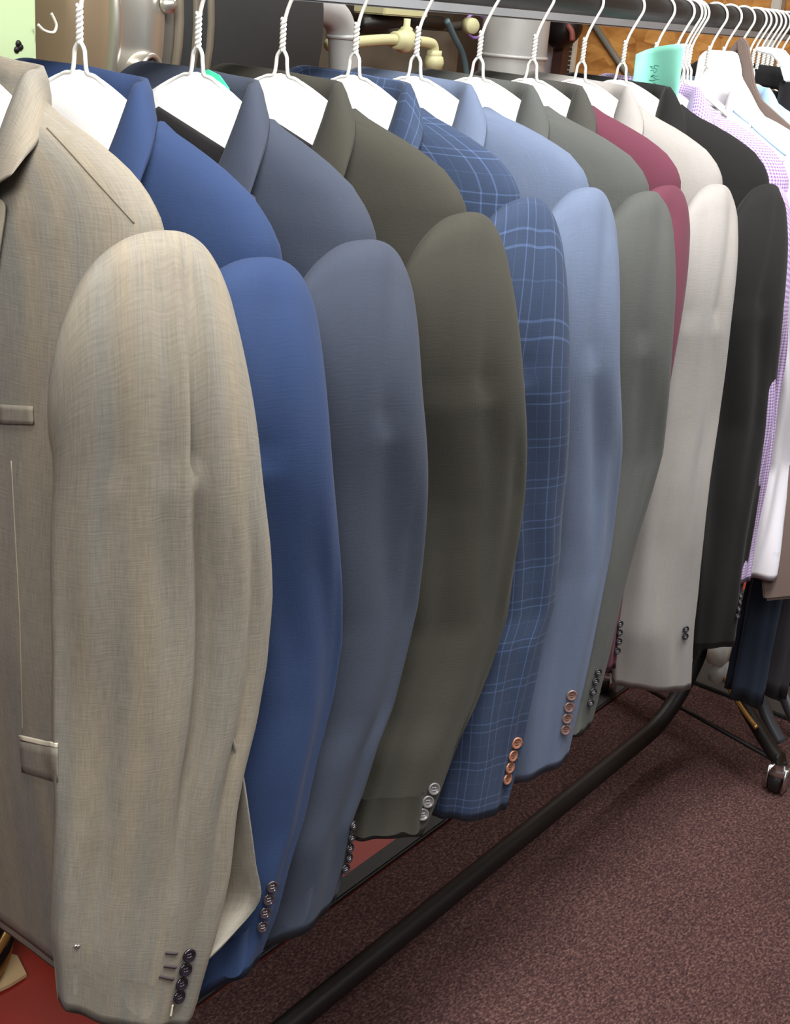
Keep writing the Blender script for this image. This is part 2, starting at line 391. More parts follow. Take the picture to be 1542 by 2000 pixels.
def garment(name, label, cat, X, edge, hemF, m, dx=0.02, drop=1.0, collar_m=None, phi=0.48, A0=0.085, Acuff=None, leftedge=None, seed=0, far=True,
            grooves=(), body_hem=-0.74, wide=1.0, thick=1.0, B0=0.031, collar=True, lapel=True, group=None, cy0=-.222, cy1=-.228, nseg=44, fold_amp=1.0, lining=None, zneck=NZ, buttons=None, edge_local=None, ftip=None, lapscale=.93, cut=.45):
    rnd = random.Random(seed)
    root = empty(name, (X, 0, zneck), label, cat, group)
    S = Shape(); S.dx = dx; S.drop = drop; S.wide = wide; S.thick = thick
    # ---------------- body
    zs = np.concatenate([np.linspace(0.004, -0.14, 20), np.linspace(-0.17, body_hem, 26)])
    nth = 72; rows = []
    ph = [rnd.uniform(0, 6.28) for _ in range(4)]
    for z in zs:
        row = []
        for k in range(nth):
            th = 2*math.pi*k/nth
            am = 0.0022*min(1, max(0, (-z-.12)/.3))*fold_amp
            off = am*(math.sin(6*th+ph[0]+z*3)+math.sin(11*th+ph[1]-z*4))
            x, y, zz = body_pt(z, th, S, off)
            if z < body_hem+.34:     # cutaway front corners
                t = max(0, 1-(z-body_hem)/.34)
                x *= (1-cut*t) if x < 0 else 1
            row.append((x, y, zz))
        rows.append(row)
    # inner turn-up so that the hem shows cloth thickness
    rows.append([(p[0]*.96, p[1]*.985, p[2]+.003) for p in rows[-1]]); rows.append([(p[0]*.95, p[1]*.98, p[2]+.10) for p in rows[-2]])
    bme = grid(rows, closed=True, flip=True)
    bm = bmesh.new(); bm.from_mesh(bme); kill = []
    for fc in bm.faces:
        c = fc.calc_center_median(); xx = c.x+c.y/0.215*dx
        v = np.interp(-c.z, [0, .05, .095, .25, .43], [.088, .080, .068, .042, 0])
        if (xx < 0 and abs(c.y) < v and c.z > -.43) or (c.z > -.034 and abs(c.y) < .088): kill.append(fc)
    bmesh.ops.delete(bm, geom=kill, context='FACES')
    for vv in bm.verts:
        c = vv.co
        if c.z < -.02 and c.z > -.43 and any(e.is_boundary for e in vv.link_edges) and c.x+c.y/0.215*dx < 0:
            v = float(np.interp(-c.z, [0, .05, .095, .25, .43], [.084, .076, .064, .038, 0])); sg = 1 if c.y > 0 else -1
            c.y = sg*v; c.x = body_front(c.y, c.z, S)
    bm.to_mesh(bme); bm.free()
    o = link('body', bme, root, m); solid(o, 0.002, -1)
    # ---------------- sleeves
    y_edge = cy0-A0*math.sin(phi)
    ofs = np.array([X, 0, zneck])
    E = [np.array(e, float) for e in edge_local] if edge_local else [PY(px, py, y_edge)-ofs for px, py in edge]
    zend = E[-1][2]
    LE = [PY(px, py, cy1+A0*math.sin(phi))-np.array([X, 0, zneck]) for px, py in leftedge] if leftedge else None
    pz = -0.275
    st = np.linspace(pz, zend, nseg)
    xe = resample(E, st)
    t = (st-pz)/(zend-pz)
    hf = PY(*hemF, cy1+0.07*math.sin(phi))-np.array([X, 0, zneck]) if hemF else None
    if LE is not None:
        xl = resample(LE, st); A = (xe-xl)/(2*math.cos(phi))
    else:
        Ac = Acuff or (max(.05, min(.075, (xe[-1]-hf[0])/(2*math.cos(phi)))))
        A = A0+(Ac-A0)*(t**1.2)
    cx = xe-A*math.cos(phi); cy = cy0+(cy1-cy0)*t; B = B0*(1-0.30*t)
    zslope = 0.0
    if hf is not None: zslope = (zend-hf[2])/(2*A[-1])
    sleeves = []
    for side in ((-1, 1) if far else (-1,)):
        rows = []; nt = 96
        r0 = (-0.104*drop-pz); nA = 16
        for i in range(nA):
            a = i/nA; al = a*math.pi/2
            f = phi*(0.25+0.75*a)
            e1 = np.array([math.cos(f), -math.sin(f), 0]); n = np.array([-math.sin(f)*(.5+.5*a), -math.cos(f), 0]); n /= np.linalg.norm(n)
            e2 = (np.array([0, 0, 1])*math.cos(al)*r0+n*spow(math.sin(al), .8)*2*B[0])
            r = float(np.linalg.norm(e2)); e2 = e2/r
            e2len = r/2
            ypiv = -0.199*wide*(1-a)+(cy0+B[0]*math.cos(phi))*a
            Ai = 0.076*(1-a)+A[0]*a
            zm = pz+.5*r0*math.cos(al)
            cen = np.array([0, ypiv, pz])+e2*e2len
            if edge_local: Ea = E
            else: Ea = [PY(px, py, cen[1]-Ai*math.sin(f))-ofs for px, py in edge]
            cen[0] = float(resample(Ea, [zm])[0])-Ai*math.cos(f)
            if i == 0: e2len *= .97; Ai *= .95
            row = []
            for k in range(nt):
                th = 2*math.pi*k/nt
                c, s = spow(math.cos(th), .85), spow(math.sin(th), .9)
                if a < .6 and s > 0: c = c*(1-0.06*s*(1-a/.6))-0.10*s*(1-a/.6)*(1-abs(c))*-1
                p = cen+e2*e2len*s+e1*Ai*c
                row.append(p)
            rows.append(row)
        e1 = np.array([math.cos(phi), -math.sin(phi), 0]); n = np.array([-math.sin(phi), -math.cos(phi), 0])
        rp = [rnd.uniform(0, 6.28) for _ in range(6)]
        for i in range(nseg):
            row = []; C = np.array([cx[i], cy[i], st[i]])
            for k in range(nt):
                th = 2*math.pi*k/nt
                c, s = spow(math.cos(th), .85), spow(math.sin(th), .9)
                ti = t[i]; env = min(1, ti*6)
                off = 0.0016*fold_amp*env*(math.sin(5*th+rp[0]+3*ti)+.8*math.sin(9*th+rp[1]-4*ti)+.9*math.sin(3*th+rp[2]+9*ti))
                for g in grooves:
                    gth, gw, gd, g0, g1 = g
                    e = math.exp(-((th-gth)/gw)**2)*gd
                    fade = (1 if g0 <= 0 else min(1, max(0, (ti-g0)/.08)))*min(1, max(0, (g1-ti)/.25)); off -= e*fade
                p = C+e1*(A[i]+off*.5)*c+n*(B[i]*s+off*(1 if s > 0 else -.3))
                sl = zslope*(ti**3)
                p[2] += sl*(A[i]*c-A[i])
                row.append(p)
            rows.append(row)
        last = np.array(rows[-1]); cen = last.mean(axis=0)
        rows.append(cen+(last-cen)*.95+np.array([0, 0, .002])); rows.append(cen+(last-cen)*.90+np.array([0, 0, .05]))
        arr = np.array([[np.array(p) for p in r] for r in rows])
        for it in range(10):
            sm = arr.copy(); lo, hi = 5, nA+9
            sm[lo:hi] = .5*arr[lo:hi]+.25*(arr[lo-1:hi-1]+arr[lo+1:hi+1]); arr = sm
        # grooves also run up into the crown
        for g in grooves:
            gth, gw, gd, g0, g1 = g
            if g0 <= 0:
                for i in range(2, nA):
                    for k in range(nt):
                        th = 2*math.pi*k/nt; e = math.exp(-((th-gth)/gw)**2)*gd*min(1, (i-1)/4)
                        d = arr[i, k]-arr[i].mean(axis=0); d /= max(1e-6, np.linalg.norm(d)); arr[i, k] -= d*e
        if side == 1:
            arr[:, :, 1] *= -1; arr[:, :, 0] -= 2*dx*0.9
        o = link('sleeve', grid(arr, closed=True, flip=(side == -1)), root, m); sleeves.append((o, arr))
        if side == 1: pass
    # ---------------- collar
    cm = collar_m or m
    if collar:
        sk = lambda p: (p[0]-p[1]/0.215*dx*0.5, p[1], p[2])
        ft = ftip or (-.060, -.125, -.086)
        stand = [(.030, 0, -.034), (.030, -.03, -.034), (.012, -.050, -.034), (-.006, -.058, -.040), (-.022, -.064, -.056), (-.040, -.066, -.075), (-.054, -.062, -.10)]
        fold = [(.038, 0, .014), (.038, -.028, .013), (.018, -.053, .011), (-.002, -.064, .009), (-.021, -.073, -.011), (-.042, -.078, -.050), (-.063, -.073, -.098)]
        leaf = [(.044, 0, -.032), (.040, -.040, -.033), (.019, -.067, -.030), (-.004, -.094, -.029), (-.026, -.112, -.044), (.5*(ft[0]-.032), .5*(ft[1]-.117), .5*(ft[2]-.044)), ft]
        mid = [tuple(0.5*(np.array(a)+np.array(b))+np.array((0.003 if i < 3 else -.002, -0.002, .004))) for i, (a, b) in enumerate(zip(fold, leaf))]
        lines = [smooth_path([sk(p) for p in l], 6) for l in (stand, fold, mid, leaf)]
        full = []
        lines = [np.array(l) for l in lines]
        near = np.stack(lines, axis=1)  # (n,4,3)
        # rounded crossing: stand, fold-, fold+, mid, leaf
        def mirror(a): b = a.copy(); b[:, :, 1] *= -1; b[:, :, 0] += 2*(-b[:, :, 1]/0.215*dx*0.5)*(-1)*-1*1.0; return b
        farr = near.copy(); farr[:, :, 1] *= -1; farr[:, :, 0] += -2*farr[:, :, 1]/0.215*dx*0.5
        farr[:, :, 2] += 0.09*farr[:, :, 1]
        P = np.concatenate([farr[::-1][:-1], near], axis=0)
        o = link('collar', grid(P, uv=True), root, cm); 
        solid(o, 0.0028); sb = o.modifiers.new('sub', 'SUBSURF'); sb.levels = 1; sb.render_levels = 1
    if lapel:
        for side in (-1, 1):
            rows = []; ls = lapscale
            for yr, zr, yo, zo in ((-.071, -.098, -.118, -.086), (-.069, -.105, -.128, -.090), (-.062, -.14, -.127, -.118), (-.055, -.185, -.117, -.170), (-.042, -.26, -.092, -.27), (-.020, -.36, -.045, -.38), (-.002, -.43, -.006, -.43)):
                row = []
                for q in np.linspace(0, 1, 7):
                    y = yr+(yo*ls-yr)*q; z = zr+(zo-zr)*q
                    yy = y*(-side)
                    row.append((body_front(yy, z, S, 0.005+0.004*math.sin(math.pi*q)+0.003*(1-q)), yy, z))
                rows.append(row)
            o = link('lapel', grid(smooth_rows(rows)), root, m); solid(o, 0.0026)
    if lining:
        pass
    # ---------------- buttons on the cuff, seated on the sleeve surface
    if buttons:
        pxs, bme, *_ = buttons
        o, arr = sleeves[0]; a = np.concatenate([arr, arr[:, :1]], axis=1)
        vs = [Vector(v)+Vector((X, 0, zneck)) for v in a.reshape(-1, 3)]; n_, m_ = a.shape[:2]
        tree = BVHTree.FromPolygons(vs, [(i*m_+j, i*m_+j+1, (i+1)*m_+j+1, (i+1)*m_+j) for i in range(n_-1) for j in range(m_-1)])
        for bi, (px, py) in enumerate(pxs):
            d = Vector(ray(px, py)).normalized()
            hit = tree.ray_cast(Vector(CAM), d)
            kk = 0
            while hit[0] is None and kk < 20:
                px -= 2; kk += 1; d = Vector(ray(px, py)).normalized(); hit = tree.ray_cast(Vector(CAM), d)
            if hit[0] is None: continue
            nn = hit[1] if hit[1].dot(d) < 0 else -hit[1]
            nn = (nn*0.75+(-d)*0.25).normalized()
            bo = bpy.data.objects.new('button', bme); sc.collection.objects.link(bo); bo.parent = root
            bo.matrix_local = Matrix.Translation(hit[0]-Vector((X, 0, zneck))+nn*0.001) @ nn.to_track_quat('Z', 'Y').to_matrix().to_4x4()
    return root, S, sleeves
def smooth_rows(rows):
    R = np.array(rows); cols = [smooth_path(list(R[:, j]), 4) for j in range(R.shape[1])]
    return np.array(cols).transpose(1, 0, 2)

def button_mesh(name, m, m2, r=0.0062):
    bm = bmesh.new()
    lathe(bm, [(0, 0), (r*.9, 0), (r, .0010), (r, .0020), (r*.88, .0028), (r*.72, .0026), (r*.62, .0018), (0, .0016)], 20)
    bmesh.ops.recalc_face_normals(bm, faces=bm.faces); n0 = len(bm.faces)
    for sx in (-1, 1):
        for sy in (-1, 1):
            lathe(bm, [(r*.13, .0015), (r*.13, .0019), (0, .0019)], 8, Matrix.Translation((sx*r*.22, sy*r*.22, 0)))
    add_box(bm, (0, r*.22, .0021), (r*.5, r*.1, .0006)); add_box(bm, (0, -r*.22, .0021), (r*.5, r*.1, .0006))
    bm.faces.ensure_lookup_table()
    for f in bm.faces[n0:]: f.material_index = 1
    me = bpy.data.meshes.new(name); bm.to_mesh(me); bm.free(); me.materials.append(m); me.materials.append(m2)
    me.polygons.foreach_set('use_smooth', [True]*len(me.polygons)); return me
B_black = button_mesh('black_button', mat('button_black', lin(22, 18, 26), 0.12, coat=0.6), mat('thread_dark', lin(70, 60, 70), 0.8))
B_dark = button_mesh('dark_button', mat('button_dark', lin(48, 40, 44), 0.15, coat=0.6), mat('thread_grey', lin(120, 115, 120), 0.8), 0.0058)
B_copper = button_mesh('copper_button', mat('button_copper', lin(148, 102, 82), 0.3, 0.3, coat=0.5), mat('thread_brown', lin(90, 55, 40), 0.8), 0.0075)
B_brown = button_mesh('brown_button', mat('button_brown', lin(110, 88, 84), 0.25, 0.2, coat=0.5), mat('thread_brown', lin(90, 55, 40), 0.8), 0.0072)
B_grey = button_mesh('grey_button', mat('button_grey', lin(90, 88, 88), 0.35, 0.1, coat=0.5), mat('thread_grey', lin(120, 115, 120), 0.8), 0.0070)
B_small = button_mesh('small_button', mat('button_smoke', lin(26, 26, 30), 0.4, coat=0.1), mat('thread_grey', lin(120, 115, 120), 0.8), 0.0052)

XN = [0.648, 0.753, 0.889, 1.003, 1.116, 1.223, 1.347, 1.468, 1.591, 1.704]
TD = [.005, .025, .012, .039, .021, .054, .076, .037, .038, .085]
TZ = [.100, .123, .120, .106, .098, .094, .107, .103, .109, .118]
F = {
 'tan': fabric('tan_linen', lin(120, 114, 103), slub=0.24, weave=0.8, mottle=.10),
 'blue': fabric('royal_blue_wool', lin(36, 52, 84), slub=0.05),
 'slate': fabric('slate_blue_wool', lin(51, 57, 70), slub=0.06),
 'char': fabric('charcoal_olive_wool', lin(51, 50, 44), slub=0.08),
 'plaid': fabric('blue_windowpane_wool', lin(42, 54, 76), slub=0.07, plaid=(lin(70, 88, 122), [(0, .042, 0, .0016, .55), (0, .042, .013, .0016, .5), (1, .050, 0, .0016, .5), (1, .050, .010, .0016, .45), (0, .042, .0275, .0010, .2), (1, .050, .031, .0010, .2)])),
 'light': fabric('light_blue_wool', lin(84, 95, 116), slub=0.10),
 'grey': fabric('mid_grey_wool', lin(70, 72, 70), slub=0.08),
 'burg': fabric('burgundy_wool', lin(84, 42, 56), slub=0.05),
 'lgrey': fabric('light_grey_wool', lin(138, 135, 132), slub=0.08),
 'black': fabric('black_wool', lin(24, 24, 24), slub=0.06),
}
J = [
 dict(m='tan', label='tan grey linen jacket nearest the camera, with flap pocket and black cuff buttons', edge=[(345,444),(377,480),(407,540),(440,640),(470,740),(495,830),(515,920),(527,1020),(531,1120),(527,1200),(520,1290),(503,1400),(480,1500),(465,1580),(450,1700),(430,1800),(412,1880),(395,1960),(382,2010)],
      left=[(130,700),(110,860),(100,1000),(108,1300),(104,1600),(84,1900),(88,1990)], hemF=(118,1936), buttons=([(367,1864),(360,1892),(352,1920),(347,1945)], B_black), kw=dict(ftip=(-.058, -.122, -.064), lapscale=.80, cut=.65, zneck=NZ+.008),
      grooves=((1.33, .075, .014, 0, .75), (1.60, .06, .006, 0, .4), (0.75, .10, .005, .05, .8), (2.1, .15, .004, 0, .9)), A0=.092),
 dict(m='blue', label='royal blue jacket directly behind the tan one, with dark maroon cuff buttons', edge=[(500,430),(548,488),(570,520),(600,570),(612,640),(625,750),(640,850),(650,950),(655,1050),(662,1150),(665,1250),(655,1350),(640,1420),(625,1480),(600,1600),(575,1680),(550,1790),(535,1830),(520,1876)],
      hemF=(410,1850), buttons=([(530,1730),(523,1755),(516,1781),(511,1808)], B_dark)),
 dict(m='slate', label='slate blue jacket between the royal blue and the charcoal ones', edge=[(738,472),(765,510),(785,545),(795,600),(808,680),(815,770),(828,830),(832,900),(828,1000),(822,1100),(815,1180),(795,1270),(770,1370),(740,1450),(715,1540),(695,1600),(685,1680),(675,1720),(664,1765)],
      hemF=(560,1765), buttons=([(692,1612),(687,1635),(682,1655),(678,1675),(674,1695)], B_small)),
 dict(m='char', label='charcoal olive jacket with three smoky cuff buttons beside the windowpane one', edge=[(915,425),(945,460),(965,500),(985,600),(1005,680),(1022,780),(1027,880),(1022,960),(1012,1040),(1000,1120),(990,1200),(965,1290),(935,1380),(905,1450),(885,1510),(870,1550),(856,1585),(842,1618)],
      hemF=(690,1592), buttons=([(846,1540),(834,1565),(824,1590)], B_grey)),
 dict(m='plaid', label='blue windowpane check jacket with copper cuff buttons', edge=[(1024,400),(1050,425),(1065,460),(1080,520),(1095,600),(1105,700),(1110,800),(1108,900),(1100,1000),(1097,1080),(1085,1180),(1065,1240),(1050,1310),(1035,1380),(1020,1470),(1000,1560),(997,1578)],
      hemF=(874,1550), buttons=([(1007,1450),(999,1475),(993,1498),(988,1520)], B_copper), kw=dict(ftip=(-.054, -.124, -.062))),
 dict(m='light', label='light blue jacket with four brown cuff buttons', edge=[(1158,377),(1180,420),(1190,480),(1197,600),(1203,700),(1207,800),(1207,870),(1203,950),(1197,1040),(1190,1100),(1175,1180),(1160,1260),(1145,1340),(1130,1420),(1120,1475)],
      hemF=(1030,1468), buttons=([(1115,1357),(1110,1380),(1106,1402),(1103,1424)], B_brown)),
 dict(m='grey', label='plain mid grey jacket between the light blue and the burgundy ones', edge=[(1276,382),(1295,420),(1300,480),(1308,600),(1305,700),(1297,790),(1288,880),(1268,960),(1245,1040),(1225,1120),(1205,1200),(1190,1270),(1175,1330),(1160,1400),(1153,1420)],
      hemF=None, buttons=([(1166,1312),(1161,1330),(1156,1350),(1151,1372)], B_small)),
 dict(m='burg', label='burgundy jacket with grey collar, mostly hidden behind the grey one', edge=[(1336,374),(1342,450),(1336,550),(1324,640),(1310,720),(1292,820),(1275,900),(1260,1000),(1248,1080),(1232,1150),(1222,1230),(1216,1310)],
      hemF=None, buttons=([(1216,1218),(1213,1235),(1210,1252),(1207,1270)], B_small), collar='burgcol', kw=dict(cy0=-.220, cy1=-.215, B0=.022)),
 dict(m='lgrey', label='pale grey jacket between the burgundy and the black ones', edge=[(1416,370),(1426,450),(1427,520),(1421,600),(1412,700),(1396,820),(1377,930),(1367,1000),(1358,1080),(1350,1150),(1341,1220),(1335,1337)],
      hemF=(1197,1333), A0=.067, buttons=([(1337,1228),(1336,1242)], B_small)),
 dict(m='black', label='black jacket at the far end of the jackets, next to the shirts', edge=[(1470,330),(1508,366),(1520,420),(1525,520),(1522,620),(1515,720),(1505,820),(1490,900),(1480,960),(1468,1050),(1458,1130),(1450,1200),(1444,1252)],
      hemF=(1337,1248), buttons=([(1444,1163),(1442,1176),(1440,1189),(1438,1202)], B_small)),
]
F['burgcol'] = fabric('dark_grey_collar_wool', lin(58, 58, 54), slub=0.06)
built = []
for i, j in enumerate(J):
    g = garment('suit_jacket', j['label'], 'jacket', XN[i], j['edge'], j['hemF'], F[j['m']], dx=TD[i]-.003, drop=TZ[i]/.112, seed=i+3,
                leftedge=j.get('left'), grooves=j.get('grooves', ((1.25+.15*math.sin(i*2.1), .22, .007, 0, .55), (2.0+.2*math.sin(i*1.3), .25, .004, 0, .8), (.75, .2, .003, .1, .9))), A0=j.get('A0', .085), Acuff=None if j['hemF'] else .062,
                collar_m=F[j['collar']] if j.get('collar') else None, buttons=j['buttons'], body_hem=-0.795 if i == 0 else -.66, **j.get('kw', {}))
    built.append(g)
HL = ['nearest', 'second']
names = ['tan linen', 'royal blue', 'slate blue', 'charcoal olive', 'blue windowpane', 'light blue', 'mid grey', 'burgundy', 'pale grey', 'black']
for i in range(10):
    wire_hanger(XN[i], math.atan((TD[i]-.003)/.215), 'white wire hanger with paper cape inside the %s jacket' % names[i], group=None, wr=0.0019)

# ------------------------------------------------------------------ garments beyond the jackets
def slab(name, pts, t, m, parent, nrm='x', bevel=0.0):
    """solid plate: pts in world coordinates (roughly planar), thickened along an axis"""
    bm = bmesh.new(); vs = [bm.verts.new(Vector(p)-(parent.location if parent else Vector())) for p in pts]; f = bm.faces.new(vs)
    g = bmesh.ops.extrude_face_region(bm, geom=[f]); d = {'x': Vector((t, 0, 0)), 'y': Vector((0, t, 0)), 'z': Vector((0, 0, t))}[nrm]
    bmesh.ops.translate(bm, verts=[v for v in g['geom'] if isinstance(v, bmesh.types.BMVert)], vec=d)
    bmesh.ops.recalc_face_normals(bm, faces=bm.faces)
    if bevel: bmesh.ops.bevel(bm, geom=bm.edges[:], offset=bevel, segments=2, affect='EDGES')
    me = bpy.data.meshes.new('mesh'); bm.to_mesh(me); bm.free(); return link(name, me, parent, m, smooth=False)
F['ging'] = fabric('purple_gingham_cotton', lin(188, 176, 200), slub=0.03, gingham=(lin(122, 92, 146), .005), rough=.7)
F['white'] = fabric('white_cotton', lin(205, 203, 210), slub=0.03, rough=.7)
F['lblue'] = fabric('pale_blue_cotton', lin(150, 182, 214), slub=0.04, rough=.7)
F['navy'] = fabric('navy_twill', lin(34, 42, 56), slub=0.06)
F['dark'] = fabric('dark_charcoal_twill', lin(40, 38, 42), slub=0.06)
F['taupe'] = fabric('taupe_wool', lin(108, 94, 88), slub=0.06)
F['blackt'] = fabric('black_cloth', lin(22, 21, 23), slub=0.05)
shirt = dict(lapel=False, fold_amp=2.2, thick=.8, B0=.026)
garment('shirt', 'purple and white gingham shirt right behind the black jacket', 'shirt', 1.80,
        [(1497,340),(1530,420),(1536,520),(1533,620),(1525,720),(1512,830),(1498,920),(1488,1000),(1478,1080),(1468,1128)], None, F['ging'], dx=.06, drop=1.1, Acuff=.058, seed=31, **shirt)
garment('shirt', 'plain white shirt with rumpled sleeve beside the gingham one', 'shirt', 1.93,
        [(1560,350),(1600,450),(1610,600),(1605,750),(1590,900),(1565,1000),(1537,1112)], (1464,1096), F['white'], dx=.06, drop=1.0, seed=32, **dict(shirt, fold_amp=4.5))
loc_edge = [(.10, -.24, -.10), (.125, -.24, -.16), (.13, -.24, -.25), (.12, -.24, -.4), (.08, -.24, -.6), (.05, -.24, -.7)]
garment('shirt', 'pale blue shirt beyond the white ones under the end of the rod', 'shirt', 2.06, None, None, F['lblue'], dx=.05, edge_local=loc_edge, Acuff=.058, seed=34, **shirt)
garment('suit_jacket', 'black jacket with raised collar beyond the white shirts', 'jacket', 2.135, None, None, F['blackt'], dx=.05, edge_local=loc_edge, Acuff=.062, seed=35, zneck=NZ+.03)

def trousers(X, y0, ztop, zbot, wd, label, m, lean=0.0, seed=1):
    rnd = random.Random(seed); root = empty('trousers', (X, y0, ztop), label, 'trousers')
    for s in (-1, 1):
        rows = []
        p1, p2 = rnd.uniform(0, 6), rnd.uniform(0, 6)
        for z in np.linspace(0, zbot-ztop, 30):
            t = z/(zbot-ztop); row = []
            for k in range(32):
                th = 2*math.pi*k/32; of = .004*math.sin(4*th+p1+5*t)+.003*math.sin(7*th+p2-3*t)
                row.append((s*.016+(.014+of)*spow(math.cos(th), .8)+lean*t, (wd*(1-.12*t)+of)*spow(math.sin(th), .8)+.012*s*t, z))
            rows.append(row)
        rows.insert(0, [(p[0]*.9, p[1]*.96, .004) for p in rows[0]]); c = np.mean(rows[-1], axis=0)
        rows.append([tuple(c+(np.array(p)-c)*.9+np.array((0, 0, .004))) for p in rows[-1]])
        link('leg', grid(rows, closed=True, flip=True), root, m)
    bm = bmesh.new(); add_box(bm, (0, 0, .006), (.056, wd*2, .02)); bmesh.ops.bevel(bm, geom=bm.edges[:], offset=.006, segments=3, affect='EDGES')
    me = bpy.data.meshes.new('mesh'); bm.to_mesh(me); bm.free(); link('waistband', me, root, m)
    return root
q = PX(1470, 1366, 2.20); trousers(2.20, q[1]+.02, NZ-.11, q[2], .034, 'navy trousers hanging lowest below the white shirt cuff', F['navy'], seed=2)
q = PX(1512, 1350, 2.232); trousers(2.232, q[1]+.03, NZ-.11, q[2], .05, 'dark charcoal trousers hanging just beyond the navy ones', F['dark'], seed=3)
q = PX(1560, 1330, 2.275); trousers(2.275, q[1]+.03, NZ-.11, q[2], .085, 'grey brown trousers at the right edge under the taupe waistcoat', F['taupe'], seed=4)

# taupe waistcoat hung by its neck loop
XT = 2.0
tr = empty('waistcoat', (XT, 0, RZ), 'taupe waistcoat hanging by its narrow neck strap from a hook', 'waistcoat')
outl = [(1436,80),(1446,72),(1456,82),(1463,120),(1470,165),(1484,196),(1542,248),(1600,310),(1600,380)]
inl = [(1585,400),(1570,330),(1520,262),(1474,218),(1456,190),(1449,160),(1446,130),(1438,100)]
slab('strap', [PX(x, y, XT) for x, y in outl+inl], .012, F['taupe'], tr, 'x', .002)
slab('strap', [PX(x, y, XT+.02) for x, y in [(1440,76),(1446,74),(1444,96),(1432,108),(1405,150),(1396,146),(1420,100)]], .010, F['taupe'], tr, 'x', .002)
slab('front', [PX(x, y, XT+.004) for x, y in [(1610,300),(1600,380),(1570,700),(1570,1168),(1488,1176),(1480,1100),(1490,700),(1510,400),(1545,270)]], .03, F['taupe'], tr, 'x', .006)

# trousers folded over the bar in the slate and charcoal jackets
for k, (pa, pb, lab) in enumerate((((320, 232), (406, 287), 'black folded trousers on the hanger inside the slate blue jacket'), ((556, 266), (596, 292), 'black folded trousers on the hanger inside the charcoal jacket'))):
    Xk = XN[2+k]; a = PX(*pa, Xk-.02); b = PX(*pb, Xk-.02)
    rows = []
    sl_ = (b[2]-a[2])/(b[1]-a[1]); ys = np.linspace(b[1]-.02, a[1]+.01, 16)
    for y in ys:
        zt = a[2]+sl_*(y-a[1])+.004
        rows.append([(-.012, y, -.5), (-.014, y, -.3), (-.013, y, (zt-NZ)-.02), (-.010, y, zt-NZ), (-.006, y, zt-NZ+.002), (-.003, y, zt-NZ-.004), (-.001, y, -.3), (-.001, y, -.5)])
    r = empty('folded_trousers', (Xk-.012, 0, NZ), lab, 'trousers')
    o = link('cloth', grid(rows), r, F['blackt']); solid(o, .002)
# teal tag under the slate jacket's hanger
M_teal = mat('teal_paper', lin(60, 190, 150), .8)
r = empty('paper_tag', (XN[2]+.012, 0, NZ), 'small bright green tag behind the paper of the slate jacket hanger', 'tag')
pl = [PX(x, y, XN[2]+.014) for x, y in [(392,138),(406,136),(428,147),(446,172),(450,192),(420,195),(395,165)]]
slab('sheet', pl, .001, M_teal, r)

# mint paper sheet on the hook before the shirts
M_mint = mat('mint_paper', lin(138, 214, 194), .75)
XM = 1.775
r = empty('mint_paper_sheet', (XM, 0, NZ), 'mint green paper sheet with scribbled writing hung behind the black jacket', 'paper sheet')
rows = []
top = [(1241,106),(1262,97),(1284,91),(1310,87),(1336,85)]; bot = [(1232,190),(1262,215),(1290,235),(1308,240),(1320,215)]
for q in np.linspace(0, 1, 13):
    row = []
    for p in np.linspace(0, 1, 17):
        x = np.interp(p, np.linspace(0, 1, 5), [t[0] for t in top])*(1-q)+np.interp(p, np.linspace(0, 1, 5), [t[0] for t in bot])*q
        y = np.interp(p, np.linspace(0, 1, 5), [t[1] for t in top])*(1-q)+np.interp(p, np.linspace(0, 1, 5), [t[1] for t in bot])*q
        v = PX(x, y, XM+.012*math.sin(p*5)*1.0); row.append(v-np.array([XM, 0, NZ]))
    rows.append(row)
o = link('sheet', grid(rows), r, M_mint); solid(o, .0006)
bm = bmesh.new(); rnd = random.Random(5)
for k in range(7):
    y0 = 128+k*6; pts = [PX(1268+rnd.uniform(-3, 3)+i*4, y0+rnd.uniform(-3, 3), XM-.004) for i in range(5)]
    add_tube(bm, [Vector(p)-Vector((XM, 0, NZ)) for p in pts], .0006, 5)
me = bpy.data.meshes.new('mesh'); bm.to_mesh(me); bm.free(); link('pen_marks', me, r, mat('pen_ink', lin(40, 110, 100), .6))

# the many hangers to the right
spec = [(1.798, True, 'white wire hanger next beyond the black jacket, at the mint paper'), (1.862, False, 'white wire hanger of the gingham shirt, just beyond the mint paper'),
        (1.888, False, 'leftmost of three white hangers bunched together before the white paper cape'), (1.900, False, 'middle one of three white hangers bunched before the white paper cape'), (1.912, False, 'rightmost of three white hangers bunched before the white paper cape'),
        (1.978, True, 'white wire hanger carrying the tall white paper cape'), (2.031, False, 'white wire hanger holding the taupe waistcoat strap'), (2.083, False, 'white wire hanger directly right of the taupe strap'),
        (2.130, True, 'white wire hanger with wide paper cape over the black collar')]
for X, cp, lab in spec:
    wire_hanger(X, .25, lab, cape=cp)
for X, nm in zip((2.150, 2.172, 2.193, 2.212, 2.232, 2.262), ('first', 'second', 'third', 'fourth', 'fifth', 'sixth')):
    wire_hanger(X, .25, nm+' of six white hangers bunched at the right end of the rod', cape=False, group='bunched hangers at the end of the rod')
